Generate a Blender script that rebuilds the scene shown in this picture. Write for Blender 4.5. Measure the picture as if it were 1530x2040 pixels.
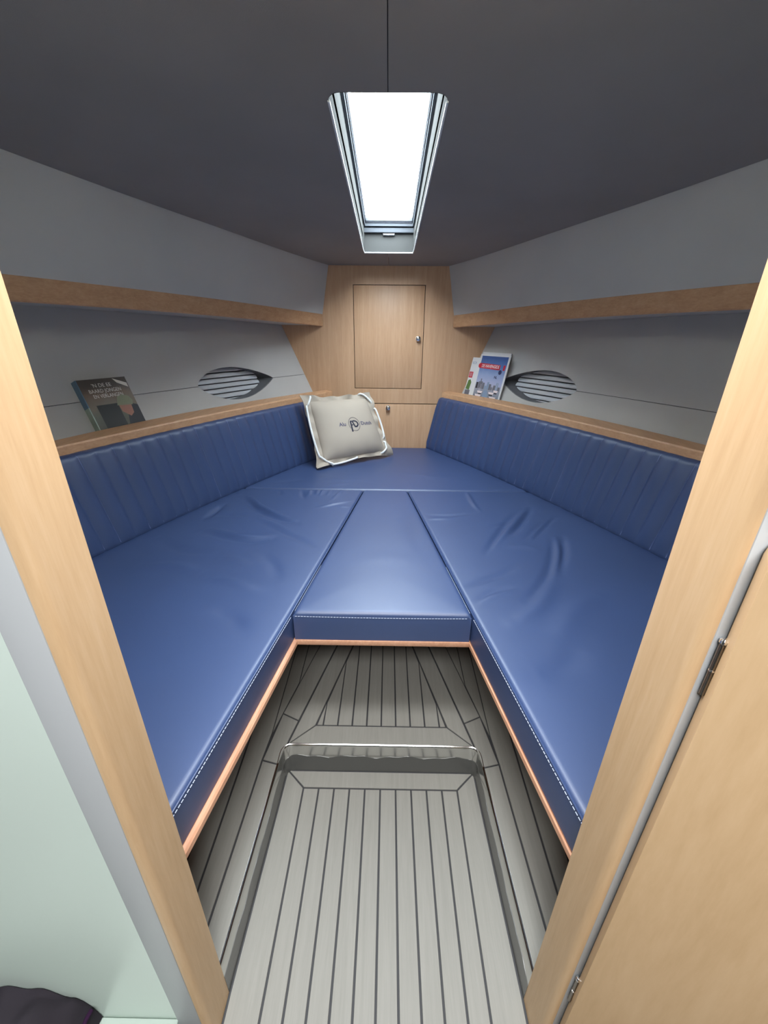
import bpy, bmesh, math, random
import numpy as np
from mathutils import Vector, Matrix

for o in list(bpy.data.objects):
    bpy.data.objects.remove(o, do_unlink=True)
SC = bpy.context.scene
COL = SC.collection
PI = math.pi

# ------------------------------------------------------------------ camera
# metres: X to starboard (right), Y towards the bow, Z up; raised cabin sole is z = 0
CAM_POS = Vector((0.0105, 0.0, 1.2364))
F_PX, PITCH, YAW, ROLL = 814.945, 0.4108, 0.0083, 0.0101
cp, sp = math.cos(PITCH), math.sin(PITCH)
fw = Vector((0, cp, -sp)); up = Vector((0, sp, cp)); rt = Vector((1, 0, 0))
r2 = math.cos(ROLL) * rt + math.sin(ROLL) * up
u2 = -math.sin(ROLL) * rt + math.cos(ROLL) * up
RZ = Matrix.Rotation(YAW, 3, 'Z')
r2, u2, fw = RZ @ r2, RZ @ u2, RZ @ fw
cd = bpy.data.cameras.new('camera')
cam = bpy.data.objects.new('camera', cd)
COL.objects.link(cam)
cd.sensor_fit = 'VERTICAL'; cd.sensor_height = 24.0
cd.lens = F_PX / 2040 * 24.0
cd.clip_start = 0.01
M = Matrix((( r2.x, u2.x, -fw.x, CAM_POS.x),
            ( r2.y, u2.y, -fw.y, CAM_POS.y),
            ( r2.z, u2.z, -fw.z, CAM_POS.z), (0, 0, 0, 1)))
cam.matrix_world = M
SC.camera = cam

# ------------------------------------------------------------------ sky, exposure
SC.view_settings.view_transform = 'Standard'
SC.view_settings.look = 'None'
SC.view_settings.gamma = 1.0
SC.view_settings.use_curve_mapping = False
SC.view_settings.exposure = 2.0
SC.cycles.max_bounces = 14
SC.cycles.diffuse_bounces = 8
SC.cycles.transparent_max_bounces = 12

W = bpy.data.worlds.new('overcast_sky'); SC.world = W
W.use_nodes = True
nt = W.node_tree; nt.nodes.clear()
tc = nt.nodes.new('ShaderNodeTexCoord'); sx = nt.nodes.new('ShaderNodeSeparateXYZ')
mr = nt.nodes.new('ShaderNodeMapRange'); mr.inputs[1].default_value = -0.06; mr.inputs[2].default_value = 0.06
mx = nt.nodes.new('ShaderNodeMix'); mx.data_type = 'RGBA'
mx.inputs[6].default_value = (0.16, 0.16, 0.15, 1)
mx.inputs[7].default_value = (0.97, 0.985, 1.0, 1)
bg = nt.nodes.new('ShaderNodeBackground'); bg.inputs[1].default_value = 10.0
wo = nt.nodes.new('ShaderNodeOutputWorld')
nt.links.new(tc.outputs['Generated'], sx.inputs[0]); nt.links.new(sx.outputs[2], mr.inputs[0])
nt.links.new(mr.outputs[0], mx.inputs[0]); nt.links.new(mx.outputs[2], bg.inputs[0]); nt.links.new(bg.outputs[0], wo.inputs[0])

def portal(name, loc, rot, sx_, sy_):
    """sky portal filling a real opening (guides sampling of the sky, adds no light of its own)"""
    ld = bpy.data.lights.new(name, 'AREA'); ld.shape = 'RECTANGLE'; ld.size = sx_; ld.size_y = sy_
    ld.cycles.is_portal = True
    o = bpy.data.objects.new(name, ld); o.location = loc; o.rotation_euler = rot
    COL.objects.link(o); return o
portal('hatch_sky_portal', (0, 1.885, 1.90), (0, 0, 0), 0.30, 1.46)
portal('roof_sky_portal', (0, -0.725, 2.10), (0, 0, 0), 1.0, 0.55)
portal('slide_sky_portal', (0, 0.57, 1.80), (0, 0, 0), 0.66, 0.34)

# ------------------------------------------------------------------ materials
def srgb(r, g, b):
    f = lambda c: (c/255/12.92) if c/255 <= 0.04045 else ((c/255+0.055)/1.055)**2.4
    return (f(r), f(g), f(b), 1.0)
MATS = {}
def base_mat(name, col, rough=0.5, metal=0.0, spec=0.5):
    m = bpy.data.materials.new(name); m.use_nodes = True
    b = m.node_tree.nodes['Principled BSDF']
    b.inputs['Base Color'].default_value = col
    b.inputs['Roughness'].default_value = rough
    b.inputs['Metallic'].default_value = metal
    b.inputs['Specular IOR Level'].default_value = spec
    MATS[name] = m
    return m, m.node_tree, b
def coords(nt, scale, rot=(0, 0, 0)):
    t = nt.nodes.new('ShaderNodeTexCoord'); mp = nt.nodes.new('ShaderNodeMapping')
    mp.inputs['Scale'].default_value = scale; mp.inputs['Rotation'].default_value = rot
    nt.links.new(t.outputs['Object'], mp.inputs['Vector']); return mp
def noise(nt, mp, scale, detail=4, rough=0.55, dist=0.0):
    n = nt.nodes.new('ShaderNodeTexNoise'); n.inputs['Scale'].default_value = scale
    n.inputs['Detail'].default_value = detail; n.inputs['Roughness'].default_value = rough
    n.inputs['Distortion'].default_value = dist
    nt.links.new(mp.outputs[0], n.inputs['Vector']); return n
def ramp(nt, fac, stops):
    r = nt.nodes.new('ShaderNodeValToRGB'); e = r.color_ramp.elements
    e[0].position, e[0].color = stops[0]; e[1].position, e[1].color = stops[-1]
    for p, c in stops[1:-1]:
        k = e.new(p); k.color = c
    nt.links.new(fac, r.inputs[0]); return r
def bump(nt, b, h, strength, dist):
    bp = nt.nodes.new('ShaderNodeBump'); bp.inputs['Strength'].default_value = strength; bp.inputs['Distance'].default_value = dist
    nt.links.new(h, bp.inputs['Height']); nt.links.new(bp.outputs[0], b.inputs['Normal'])
def wood(name, dark, mid, light, scale, rough=0.45, rot=(0, 0, 0)):
    m, nt, b = base_mat(name, mid, rough, spec=0.4)
    mp = coords(nt, scale, rot)
    n1 = noise(nt, mp, 1.0, 5, 0.6, 0.6); n2 = noise(nt, mp, 5.0, 4, 0.65)
    mx = nt.nodes.new('ShaderNodeMath'); mx.operation = 'MULTIPLY_ADD'; mx.inputs[1].default_value = 0.45
    nt.links.new(n2.outputs[0], mx.inputs[0])
    ad = nt.nodes.new('ShaderNodeMath'); ad.operation = 'MULTIPLY'; ad.inputs[1].default_value = 0.55
    nt.links.new(n1.outputs[0], ad.inputs[0]); nt.links.new(ad.outputs[0], mx.inputs[2])
    r = ramp(nt, mx.outputs[0], [(0.30, dark), (0.5, mid), (0.70, light)])
    nt.links.new(r.outputs[0], b.inputs['Base Color'])
    bump(nt, b, mx.outputs[0], 0.08, 0.002)
    return m
def fabric(name, col, rough, var=0.10, scale=420, bst=0.15, spec=0.3):
    m, nt, b = base_mat(name, col, rough, spec=spec)
    mp = coords(nt, (1, 1, 1))
    n = noise(nt, mp, 3.0, 3, 0.5); n2 = noise(nt, mp, scale, 2, 0.6)
    d = tuple(c*(1-var) for c in col[:3])+(1,); l = tuple(min(1, c*(1+var)) for c in col[:3])+(1,)
    r = ramp(nt, n.outputs[0], [(0.3, d), (0.7, l)])
    nt.links.new(r.outputs[0], b.inputs['Base Color'])
    bump(nt, b, n2.outputs[0], bst, 0.001)
    return m
def plain(name, col, rough=0.5, metal=0.0, spec=0.5):
    return base_mat(name, col, rough, metal, spec)[0]

fabric('vinyl', srgb(47, 67, 109), 0.47, 0.05, 900, 0.10, 1.0)
plain('thread', srgb(190, 200, 220), 0.7)
plain('thread_blue', srgb(132, 142, 184), 0.7)
wood('oak_vert', srgb(186, 145, 111), srgb(199, 158, 124), srgb(208, 169, 136), (45, 45, 2.2))
wood('oak_jamb', srgb(186, 153, 115), srgb(197, 165, 127), srgb(205, 175, 139), (26, 26, 2.0))
wood('oak_fore', srgb(180, 136, 100), srgb(198, 154, 117), srgb(210, 168, 132), (40, 2.5, 40))
wood('oak_door', srgb(188, 156, 116), srgb(199, 167, 128), srgb(207, 176, 138), (14, 14, 2.0))
wood('trim_wood', srgb(176, 126, 98), srgb(194, 146, 117), srgb(206, 160, 132), (40, 2.5, 40), 0.35)
wood('base_wood', srgb(120, 76, 50), srgb(140, 92, 62), srgb(156, 106, 74), (40, 2.5, 40))
wood('teak_grey', srgb(128, 126, 119), srgb(134, 132, 125), srgb(140, 138, 131), (70, 3, 70), 0.6)
plain('caulk', srgb(52, 52, 54), 0.7)
fabric('liner_grey', srgb(192, 189, 187), 0.85, 0.04, 500, 0.2, 0.15)
fabric('headliner', srgb(148, 142, 138), 0.9, 0.05, 600, 0.2, 0.1)
plain('seam_dark', srgb(60, 60, 62), 0.9)
plain('groove_dark', srgb(40, 26, 20), 0.8)
plain('steel', (0.66, 0.66, 0.64, 1), 0.16, 1.0)
plain('dark_band', (0.085, 0.085, 0.080, 1), 0.25, 0.0)
plain('chrome', (0.85, 0.86, 0.88, 1), 0.12, 1.0)
plain('hinge_dark', (0.25, 0.23, 0.21, 1), 0.3, 1.0)
plain('alu_grey', srgb(176, 179, 181), 0.5)
plain('slat_grey', srgb(205, 207, 212), 0.4)
plain('recess_grey', srgb(104, 104, 108), 0.6)
plain('hatch_white', srgb(225, 228, 230), 0.4)
fabric('well_grey', srgb(72, 72, 71), 0.9, 0.05, 400, 0.1, 0.0)
plain('hatch_alu', srgb(84, 87, 92), 0.8, 0.0, 0.0)
plain('gasket', srgb(50, 54, 66), 0.6)
plain('laminate_white', srgb(202, 215, 206), 0.3)
plain('hull_paint', srgb(150, 150, 150), 0.7)
plain('wheelhouse_grey', srgb(84, 82, 80), 0.7)
plain('roof_white', srgb(220, 220, 216), 0.6)
fabric('canvas', srgb(174, 162, 149), 0.85, 0.05, 500, 0.35, 0.15)
fabric('rope', srgb(232, 232, 230), 0.7, 0.03, 700, 0.3, 0.3)
plain('logo_ink', srgb(28, 28, 50), 0.6)
plain('logo_ink_pale', srgb(64, 64, 96), 0.6)
plain('paper_white', srgb(226, 226, 228), 0.4)
plain('print_red', srgb(206, 40, 58), 0.35)
plain('print_white', srgb(240, 225, 225), 0.4)
plain('print_pink', srgb(206, 130, 140), 0.4)
plain('print_navy', srgb(40, 48, 92), 0.4)
plain('print_green', srgb(92, 124, 66), 0.5)
plain('print_dark', srgb(46, 46, 52), 0.5)
plain('print_slate', srgb(112, 112, 122), 0.5)
plain('print_water', srgb(134, 154, 182), 0.4)
plain('print_skin', srgb(170, 118, 100), 0.5)
plain('print_cap', srgb(138, 140, 112), 0.5)
plain('print_black', srgb(38, 38, 36), 0.45)
plain('print_letter', srgb(236, 228, 218), 0.5)
plain('spine_blue', srgb(98, 124, 144), 0.4)
plain('spine_sage', srgb(160, 174, 160), 0.4)
fabric('fleece_dark', srgb(58, 54, 60), 0.95, 0.25, 60, 0.8, 0.1)
fabric('fleece_purple', srgb(58, 34, 62), 0.95, 0.2, 60, 0.8, 0.1)

def cover_mat(name, stops, nscale=30, namt=0.08):
    """flat printed cover picture: vertical colour bands with a little printed mottling"""
    m, nt, b = base_mat(name, (1, 1, 1, 1), 0.32)
    t = nt.nodes.new('ShaderNodeTexCoord'); s = nt.nodes.new('ShaderNodeSeparateXYZ')
    nt.links.new(t.outputs['UV'], s.inputs[0])
    mp = nt.nodes.new('ShaderNodeMapping'); nt.links.new(t.outputs['UV'], mp.inputs[0])
    n = noise(nt, mp, nscale, 3, 0.6)
    ma = nt.nodes.new('ShaderNodeMath'); ma.operation = 'MULTIPLY_ADD'
    ma.inputs[1].default_value = namt
    nt.links.new(n.outputs[0], ma.inputs[0]); nt.links.new(s.outputs[1], ma.inputs[2])
    r = ramp(nt, ma.outputs[0], stops); nt.links.new(r.outputs[0], b.inputs['Base Color'])
    return m
cover_mat('cover_harbour', [(0.0, srgb(96, 96, 104)), (0.16, srgb(140, 146, 160)), (0.30, srgb(160, 160, 176)), (0.42, srgb(176, 182, 212)),
                            (0.62, srgb(150, 168, 208)), (0.80, srgb(90, 128, 184)), (1.0, srgb(58, 92, 152))], 9, 0.09)
cover_mat('cover_portrait', [(0.0, srgb(66, 62, 58)), (0.45, srgb(98, 98, 82)), (0.62, srgb(124, 110, 90)), (0.85, srgb(122, 98, 78)), (1.0, srgb(84, 74, 66))], 6, 0.25)

m, nt, b = base_mat('hatch_glass', (0.9, 0.95, 1, 1), 0.05)
nt.nodes.remove(b)
tr = nt.nodes.new('ShaderNodeBsdfTransparent'); tr.inputs[0].default_value = (0.90, 0.96, 0.99, 1)
gl = nt.nodes.new('ShaderNodeBsdfGlossy'); gl.inputs['Roughness'].default_value = 0.05
ms = nt.nodes.new('ShaderNodeMixShader')
ms.inputs[0].default_value = 0.05; nt.links.new(tr.outputs[0], ms.inputs[1]); nt.links.new(gl.outputs[0], ms.inputs[2])
nt.links.new(ms.outputs[0], nt.nodes['Material Output'].inputs[0])

# ------------------------------------------------------------------ helpers
ORG = {}
def tag(o, label=None, cat=None, group=None, kind=None):
    if label: o['label'] = label
    if cat: o['category'] = cat
    if group: o['group'] = group
    if kind: o['kind'] = kind
    return o
def thing(name, loc, label, cat, group=None, kind=None):
    o = bpy.data.objects.new(name, None); COL.objects.link(o)
    o.location = loc; o.empty_display_size = 0.05
    ORG[o.name] = Vector(loc)
    return tag(o, label, cat, group, kind)
def mesh(name, verts, faces, mat, parent=None, smooth=False, uv=None, fix=True):
    V = np.array([tuple(v) for v in verts], float)
    if parent is not None:
        org = ORG[parent.name]
    else:
        lo, hi = V.min(0), V.max(0)
        org = Vector(((lo[0]+hi[0])/2, (lo[1]+hi[1])/2, lo[2]))
    me = bpy.data.meshes.new(name)
    me.from_pydata((V-np.array(org)).tolist(), [], [tuple(f) for f in faces])
    if uv is not None:
        l = me.uv_layers.new(name='UVMap')
        for lp in me.loops: l.data[lp.index].uv = uv[lp.vertex_index]
    if fix:
        bm = bmesh.new(); bm.from_mesh(me); bmesh.ops.recalc_face_normals(bm, faces=bm.faces); bm.to_mesh(me); bm.free()
    if smooth:
        me.polygons.foreach_set('use_smooth', [True]*len(me.polygons))
    me.materials.append(MATS[mat]); me.update()
    o = bpy.data.objects.new(name, me); COL.objects.link(o)
    if parent is not None:
        o.parent = parent
    else:
        o.location = org
    ORG[o.name] = Vector(org)
    return o
def autosmooth(o, ang=40):
    me = o.data
    bm = bmesh.new(); bm.from_mesh(me)
    for e in bm.edges:
        e.smooth = not (len(e.link_faces) == 2 and e.calc_face_angle(0) > math.radians(ang))
    for f in bm.faces: f.smooth = True
    bm.to_mesh(me); bm.free()
    return o
def boxes(name, bxs, mat, parent=None, bev=0.0, seg=2):
    bm = bmesh.new()
    for (x0, x1, y0, y1, z0, z1) in bxs:
        r = bmesh.ops.create_cube(bm, size=1)
        for v in r['verts']:
            v.co = Vector((x0+(v.co.x+.5)*(x1-x0), y0+(v.co.y+.5)*(y1-y0), z0+(v.co.z+.5)*(z1-z0)))
    if bev: bmesh.ops.bevel(bm, geom=list(bm.edges), offset=bev, segments=seg, affect='EDGES', profile=0.5)
    bm.verts.index_update()
    V = [v.co.copy() for v in bm.verts]; Fc = [[v.index for v in f.verts] for f in bm.faces]; bm.free()
    o = mesh(name, V, Fc, mat, parent)
    return autosmooth(o) if bev else o
def prism(name, poly, z0, z1, mat, parent=None, bev=0.0):
    n = len(poly)
    V = [(x, y, z0) for x, y in poly]+[(x, y, z1) for x, y in poly]
    Fc = [list(range(n))[::-1], list(range(n, 2*n))]+[[i, (i+1) % n, n+(i+1) % n, n+i] for i in range(n)]
    if bev:
        bm = bmesh.new(); vs = [bm.verts.new(v) for v in V]
        fs = [bm.faces.new([vs[i] for i in f]) for f in Fc]
        bmesh.ops.recalc_face_normals(bm, faces=bm.faces)
        bmesh.ops.bevel(bm, geom=[e for e in bm.edges if abs(e.verts[0].co.z-z1) < 1e-6 and abs(e.verts[1].co.z-z1) < 1e-6], offset=bev, segments=1, affect='EDGES')
        bm.verts.index_update()
        V = [v.co.copy() for v in bm.verts]; Fc = [[v.index for v in f.verts] for f in bm.faces]; bm.free()
    return mesh(name, V, Fc, mat, parent)
def loft(name, rings, mat, parent=None, cap=True, closed=True, smooth=False, ang=40, uv=None):
    """rings: list of equally long point lists; each ring is a closed profile"""
    n = len(rings[0]); V = [p for r in rings for p in r]; Fc = []
    m_ = n if closed else n-1
    for i in range(len(rings)-1):
        for j in range(m_):
            a, b_ = i*n+j, i*n+(j+1) % n
            Fc.append([a, b_, b_+n, a+n])
    if cap and closed:
        Fc.append(list(range(n))[::-1]); Fc.append([(len(rings)-1)*n+j for j in range(n)])
    o = mesh(name, V, Fc, mat, parent)
    return autosmooth(o, ang) if smooth else o
def tube(name, pts, r, mat, parent=None, n=8, smooth=True):
    P = [Vector(p) for p in pts]; rings = []
    prev = None
    for i, p in enumerate(P):
        d = (P[min(i+1, len(P)-1)]-P[max(i-1, 0)]).normalized()
        if prev is None:
            a = d.orthogonal().normalized()
        else:
            a = (prev-d*prev.dot(d)).normalized()
        prev = a; b_ = d.cross(a)
        rr = r[i] if isinstance(r, (list, tuple)) else r
        rings.append([p+(a*math.cos(2*PI*k/n)+b_*math.sin(2*PI*k/n))*rr for k in range(n)])
    return loft(name, rings, mat, parent, smooth=smooth, ang=50)
def lathe(name, prof, center, axis, mat, parent=None, n=20):
    """prof: (radius, height) pairs along axis"""
    ax = Vector(axis).normalized(); a = ax.orthogonal().normalized(); b_ = ax.cross(a); c = Vector(center)
    rings = [[c+ax*h+(a*math.cos(2*PI*k/n)+b_*math.sin(2*PI*k/n))*max(r, 1e-5) for k in range(n)] for r, h in prof]
    return loft(name, rings, mat, parent, smooth=True, ang=35)
def catmull(pts, sub=6):
    P = [Vector(p) for p in pts]; out = []
    for i in range(len(P)-1):
        p0, p1, p2, p3 = P[max(i-1, 0)], P[i], P[i+1], P[min(i+2, len(P)-1)]
        for k in range(sub):
            t = k/sub
            out.append(0.5*((2*p1)+(-p0+p2)*t+(2*p0-5*p1+4*p2-p3)*t*t+(-p0+3*p1-3*p2+p3)*t**3))
    out.append(P[-1]); return out
def text2d(s, size=1.0, shear=0.0, bold=0.0):
    cu = bpy.data.curves.new('txt', 'FONT'); cu.body = s; cu.size = size; cu.align_x = 'CENTER'; cu.align_y = 'CENTER'
    cu.shear = shear; cu.offset = bold; cu.resolution_u = 3
    o = bpy.data.objects.new('txt', cu); COL.objects.link(o)
    bpy.context.view_layer.update()
    me = bpy.data.meshes.new_from_object(o.evaluated_get(bpy.context.evaluated_depsgraph_get()))
    V = [(v.co.x, v.co.y) for v in me.vertices]; Fc = [list(p.vertices) for p in me.polygons]
    bpy.data.objects.remove(o, do_unlink=True); bpy.data.meshes.remove(me); bpy.data.curves.remove(cu)
    return V, Fc
def stroke2d(pts, w):
    """flat ribbon polygon along a polyline"""
    P = [Vector(p) for p in pts]; V = []; Fc = []
    for i, p in enumerate(P):
        d = (P[min(i+1, len(P)-1)]-P[max(i-1, 0)]).normalized(); nrm = Vector((-d.y, d.x))*w/2
        V += [tuple(p+nrm), tuple(p-nrm)]
    for i in range(len(P)-1): Fc.append([2*i, 2*i+1, 2*i+3, 2*i+2])
    return V, Fc
def lerp(a, b_, t): return a+(b_-a)*t
def sstep(t):
    t = max(0, min(1, t)); return t*t*(3-2*t)
def ysamp(a, b_, n): return [a+(b_-a)*i/n for i in range(n+1)]

# ------------------------------------------------------------------ cabin shape (read off the boat: V berth under a flush foredeck)
YB, YF = 0.4074, 2.905            # inner face of doorway bulkhead, forward bulkhead
ZT, ZBOARD = 0.483, 0.383         # cushion top, board top
ZR = -0.1228                      # lower sole
def cb(Y):                        # half-width at the foot of the backrests
    t = Y-1.3; return 1.04-0.37*t-0.066*t*t
def bk(Y, z): return cb(Y)+0.075*(z-ZT)/0.357
def hullx(Y, z): return cb(Y)+0.25+0.43*(z-0.9)
def capo(Y): return cb(Y)+0.145+0.065*math.sin(PI*max(0, min(1, (Y-1.15)/1.8)))
def fx(Y): return cb(Y)+0.1+0.043*sstep((Y-2)/0.9)
def fztop(Y): return 1.388-0.0175*max(0, Y-1.4)**1.9
FH = 0.073
def cez(Y): return 1.62+0.045*(YF-Y)
def cex(Y): return fx(Y)-0.05
def ceil_z(X, Y):
    return cez(Y)+0.02*(YF-Y)/1.5*max(0, 1-(X/cex(Y))**2)
CX, CY1 = 0.33, 0.74              # companionway slide opening over the doorway
HX, HY0, HY1 = 0.134, 1.185, 2.585    # hatch opening in the headliner
def hz(Y): return 1.75+0.084*(HY1-Y)  # underside of the hatch frame

# ------------------------------------------------------------------ structure: soles
floor = boxes('floor', [(-1.75, 1.75, -2.25, 0.95, ZR-0.03, ZR-0.0035)], 'caulk')
tag(floor, 'dark-caulked grey plank sole in the sunken well of the doorway', 'floor', kind='structure')
def inset(poly, g):
    P = [Vector(p) for p in poly]; n = len(P)
    area = sum(P[i].x*P[(i+1) % n].y-P[(i+1) % n].x*P[i].y for i in range(n))
    if area < 0: P.reverse()
    out = []
    for i in range(n):
        p0, p1, p2 = P[i-1], P[i], P[(i+1) % n]
        d1, d2 = (p1-p0).normalized(), (p2-p1).normalized()
        n1, n2 = Vector((-d1.y, d1.x)), Vector((-d2.y, d2.x))
        k = n1+n2; den = 1+n1.dot(n2)
        out.append(tuple(p1+k*(g/max(den, 0.3))))
    return out
GAP = 0.0027
def plank(poly, z, parent):
    return prism('plank', inset(poly, GAP), z-0.004, z, 'teak_grey', parent, bev=0.0006)
for k in range(10):
    plank([(-.25+.05*k, -1.6), (-.2+.05*k, -1.6), (-.2+.05*k, .861), (-.25+.05*k, .861)], ZR, floor)
for s in (-1, 1):
    plank([(s*.25, -1.6), (s*.328, -1.6), (s*.328, YB), (s*.315, .87), (s*.314, .92), (s*.25, .861)], ZR, floor)
plank([(-.25, .861), (.25, .861), (.312, .918), (-.312, .918)], ZR, floor)

rais = prism('floor_raised', [(-1.2, .4085), (-.333, .4085), (-.320, .88), (-.320, .930), (.320, .930), (.320, .88), (.333, .4085), (1.2, .4085), (1.2, 2.4), (-1.2, 2.4)], -.03, -.0035, 'caulk')
tag(rais, 'raised grey plank sole with dark caulk lines under the berth', 'floor', kind='structure')
for i in range(8):                                   # straight king planks, cut off by the margin boards
    x0 = -.2+.05*i; x1 = x0+.05
    L = lambda x: (.995 if abs(x) >= .225 else .995+(.223-abs(x))/.2441)   # where the margin line crosses x
    if x1 <= 0:   poly = [(x0, .995), (x1, .995), (x1, L(x1)), (x0, L(x0))]
    else:         poly = [(x0, .995), (x1, .995), (x1, L(x1)), (x0, L(x0))]
    plank(poly, 0, rais)
plank([(-.225, .995), (.225, .995), (.305, .923), (-.305, .923)], 0, rais)
for s in (-1, 1):
    S = lambda pts: [(s*x, y) for x, y in pts]
    plank(S([(.2, .995), (.223, .995), (.2, 1.089)]), 0, rais)
    plank(S([(.225, .995), (.305, .923), (.077, 1.9), (.004, 1.9)]), 0, rais)
    plank(S([(.287, 1.011), (.349, 1.04), (.158, 1.9), (.077, 1.9)]), 0, rais)
    plank(S([(.349, 1.04), (.287, 1.011), (.311, .905), (.3185, .853), (.373, .866)]), 0, rais)
    plank(S([(.373, .866), (.3185, .853), (.3315, .409), (.386, .409)]), 0, rais)
    plank(S([(.435, .409), (.386, .409), (.373, .866), (.3655, .966), (.372, 1.9), (.437, 1.9)]), 0, rais)
    plank(S([(.3655, .966), (.318, 1.18), (.320, 1.9), (.372, 1.9)]), 0, rais)
    plank(S([(.318, 1.18), (.158, 1.9), (.320, 1.9)]), 0, rais)
    plank(S([(.489, .409), (.435, .409), (.437, 1.9), (.489, 1.9)]), 0, rais)
    plank(S([(.545, .409), (.489, .409), (.489, 1.9), (.545, 1.9)]), 0, rais)

# polished steel lining of the sunken well: one continuous bent sheet with a rolled top edge
R_ = .028
def wx(y): return lerp(.330, .317, (y-YB)/(.86-YB)) if y < .86 else .317
path = [(-wx(y), y) for y in ysamp(YB, .92-R_, 12)]
path += [(-.317+R_-R_*math.cos(a), .92-R_+R_*math.sin(a)) for a in [PI/2*k/6 for k in range(1, 7)]]
path += [(x, .92) for x in ysamp(-.317+R_, .317-R_, 40)[1:]]
path += [(.317-R_+R_*math.sin(a), .92-R_+R_*math.cos(a)) for a in [PI/2*k/6 for k in range(1, 7)]]
path += [(wx(y), y) for y in ysamp(.92-R_, YB, 12)[1:]]
rings = []
for i, (x, y) in enumerate(path):
    a = Vector(path[max(i-1, 0)]); c = Vector(path[min(i+1, len(path)-1)]); d = (c-a).normalized()
    nrm = Vector((d.y, -d.x))                       # towards the well
    if nrm.dot(Vector((0, .6))-Vector((x, y))) < 0: nrm = -nrm
    prof = [(0.0, ZR+.0002), (0.0, ZR+.008), (0.0, -.060), (0.0, -.008), (-.0012, -.003), (-.004, -.0002), (-.0068, .0006), (-.0075, -.003), (-.005, -.005), (-.003, -.012), (-.003, ZR+.001)]
    rings.append([(x+nrm.x*o_, y+nrm.y*o_, z_) for o_, z_ in prof])
lin = loft('trim_1', rings, 'steel', smooth=True, ang=50)
tag(lin, 'mirror-polished steel lining around the sunken doorway well', 'trim', kind='structure')
rings = []; run = 0.0
for i, (x, y) in enumerate(path):                    # darker lower strip with an uneven top edge
    a = Vector(path[max(i-1, 0)]); c = Vector(path[min(i+1, len(path)-1)]); d = (c-a).normalized()
    nrm = Vector((d.y, -d.x))
    if nrm.dot(Vector((0, .6))-Vector((x, y))) < 0: nrm = -nrm
    run += (Vector((x, y))-a).length
    zt_ = -.052+.004*math.sin(run*37)+.003*math.sin(run*83+1)
    rings.append([(x+nrm.x*o_, y+nrm.y*o_, z_) for o_, z_ in ((-.001, ZR+.0006), (.0008, ZR+.0006), (.0008, zt_), (-.001, zt_))])
loft('lower_band', rings, 'dark_band', lin, smooth=True, ang=40)

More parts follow.
